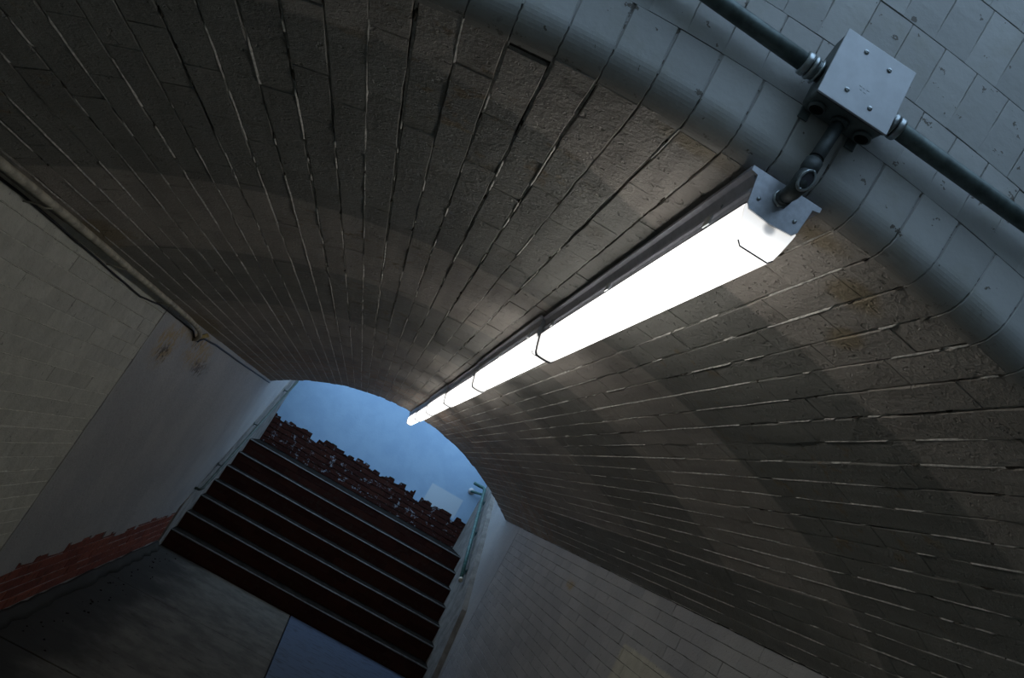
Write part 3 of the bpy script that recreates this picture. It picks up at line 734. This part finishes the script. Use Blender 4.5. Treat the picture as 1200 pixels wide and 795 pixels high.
# nipple and pull elbow from the box down to the first light
ne = empty('conduit_elbow', (cxb + .003, .9205, 2.33), 'dark cast pull elbow and short pipe linking the junction box to the nearest light', 'elbow')
xn = cxb + .002; yn = BYB - .028
ptop = Vector((xn, yn, BZ0 + .002)); pbot = Vector((.3230, .918, 2.301)); ax = (pbot - ptop).normalized()
MB().tube([ptop, ptop.lerp(pbot, .5), pbot], .0098, 18).obj('pipe', M_iron, ne)
MB().lathe([(0, .011), (0, .0135), (.006, .0135), (.006, .011)], ptop + ax * .002, ax, 8).obj('locknut', M_iron, ne)
MB().lathe([(0, .0098), (.001, .0122), (.016, .0125), (.018, .0112), (.024, .0112)], pbot - ax * .020, ax, 20).obj('coupling', M_iron, ne)
MB().lathe([(0, .0101), (0, .0104), (.0025, .0104), (.0025, .0101)], pbot - ax * .026, ax, 20).obj('thread', M_black, ne)
# cast elbow body: fat, with an oval opening plate facing the camera
c0 = pbot + ax * .002; c1 = Vector((.3205, .914, 2.277)); c2 = Vector((.3195, .922, 2.2675)); c3 = Vector((.3195, .958, 2.2665))
c3b = Vector((.3195, .940, 2.267))
MB().tube([c0, c0.lerp(c1, .25), c0.lerp(c1, .6), c1, c2 + Vector((0, .004, .0)), c3b, c3b + Vector((0, .006, 0))], [.0106, .0120, .0130, .0132, .0118, .0104, .0100], 20).obj('elbow_body', M_iron, ne)
# oval cover set into the front of the elbow
n_ = Vector((.05, -.95, -.30)).normalized(); cc = (c0.lerp(c1, .72)) + n_ * .0112
t1 = (ax - ax.dot(n_) * n_).normalized(); t2 = n_.cross(t1)
def oval(ra, rb, d): return [cc + n_ * d + t1 * (ra * math.cos(q)) + t2 * (rb * math.sin(q)) for q in [2 * math.pi * i / 28 for i in range(28)]]
MB().rings([oval(.0165, .0112, -.006), oval(.0165, .0112, .0022), oval(.0155, .0102, .0034), oval(.0130, .0080, .0034), oval(.0125, .0074, .0012)], smooth=False).obj('cover_rim', M_zinc, ne)
MB().rings([oval(.0127, .0076, -.001), oval(.0127, .0076, .0018)], smooth=False).obj('cover_plate', M_gasket, ne)
for sg in (-1, 1): MB().lathe([(0, .0004), (0, .0016), (.0012, .0016), (.0012, .0004)], cc + n_ * .0034 + t1 * sg * .0143, n_, 8).obj('screw', M_zinc, ne)
MB().lathe([(0, .0095), (0, .0118), (.004, .0122), (.008, .0122), (.009, .011)], c3 - Vector((0, .018, 0)), (0, 1, 0), 8).obj('hex_nut', M_iron, ne)
MB().lathe([(0, .010), (0, .0135), (.004, .0135), (.004, .010)], c3 - Vector((0, .0085, 0)), (0, 1, 0), 8).obj('locking_ring', M_zinc, ne)

# ------------------------------------------------------------------ pipe and cables along the left springing
rng = random.Random(41)
def run(pts, wob, n): 
    out = []
    for (a, b) in zip(pts[:-1], pts[1:]):
        for i in range(n): out.append(Vector(a).lerp(Vector(b), i / n) + Vector((0, 0, rng.uniform(-wob, wob))))
    return out + [Vector(pts[-1])]
sp_ = empty('service_pipe', (XL + .055, 2.8, 1.85), 'cream painted pipe running under the left springing until it turns into the wall', 'pipe')
PP = [(XL + .060, 1.0, 1.862), (XL + .060, 2.5, 1.856), (XL + .054, 4.2, 1.838), (XL + .050, 4.50, 1.828)]
MB().tube(run(PP, .001, 10) + [Vector((XL + .048, 4.64, 1.818)), Vector((XL + .040, 4.74, 1.797)), Vector((XL + .020, 4.80, 1.772)), Vector((XL - .02, 4.82, 1.755))], .0132, 14).obj('pipe', M_pipe, sp_)
for y in (1.6, 2.35, 3.1, 3.85):
    zc_ = 1.862 - .0075 * (y - 1)
    MB().tube([(XL - .002, y, zc_ - .03), (XL + .02, y, zc_ - .02), (XL + .058, y, zc_ - .0155), (XL + .074, y, zc_ - .006)], .0028, 6).obj('clip', M_pipe, sp_)
o = MB().tube(run([(XL + .006, 1.0, 1.838), (XL + .006, 2.3, 1.834), (XL + .006, 3.0, 1.812), (XL + .006, 3.6, 1.79), (XL + .006, 3.9, 1.812), (XL + .006, 4.7, 1.80), (XL + .006, 4.8, 1.775), (XL - .004, 4.82, 1.76)], .0015, 5), .0042, 8).obj('cable', M_cable)
tag(o, 'thin black cable sagging on the left wall just under the cream pipe', 'cable')
o = MB().tube(run([(XL + .007, 4.90, 1.765), (XL + .007, 5.0, 1.80), (XL + .007, 5.4, 1.812), (XL + .007, 6.5, 1.812), (XL + .007, 8.45, 1.822)], .001, 6), .0065, 8).obj('cable', M_bluecable)
tag(o, 'dark blue cable along the top of the left wall towards the stairs', 'cable')
o = MB()
for i in range(3):
    pts = [(XL - .004, 4.9 + .02 * i, 1.76 + .006 * i), (XL + .012, 4.86 + .02 * i, 1.79), (XL + .014, 4.98 + .03 * i, 1.835 - .004 * i)]
    o.tube(pts, .005, 6)
tag(o.obj('frayed_ribbon', mat_plain('yellowed_tape', (.42, .33, .12), .7)), 'yellowed frayed tape at the hole where the pipe enters the left wall', 'tape')
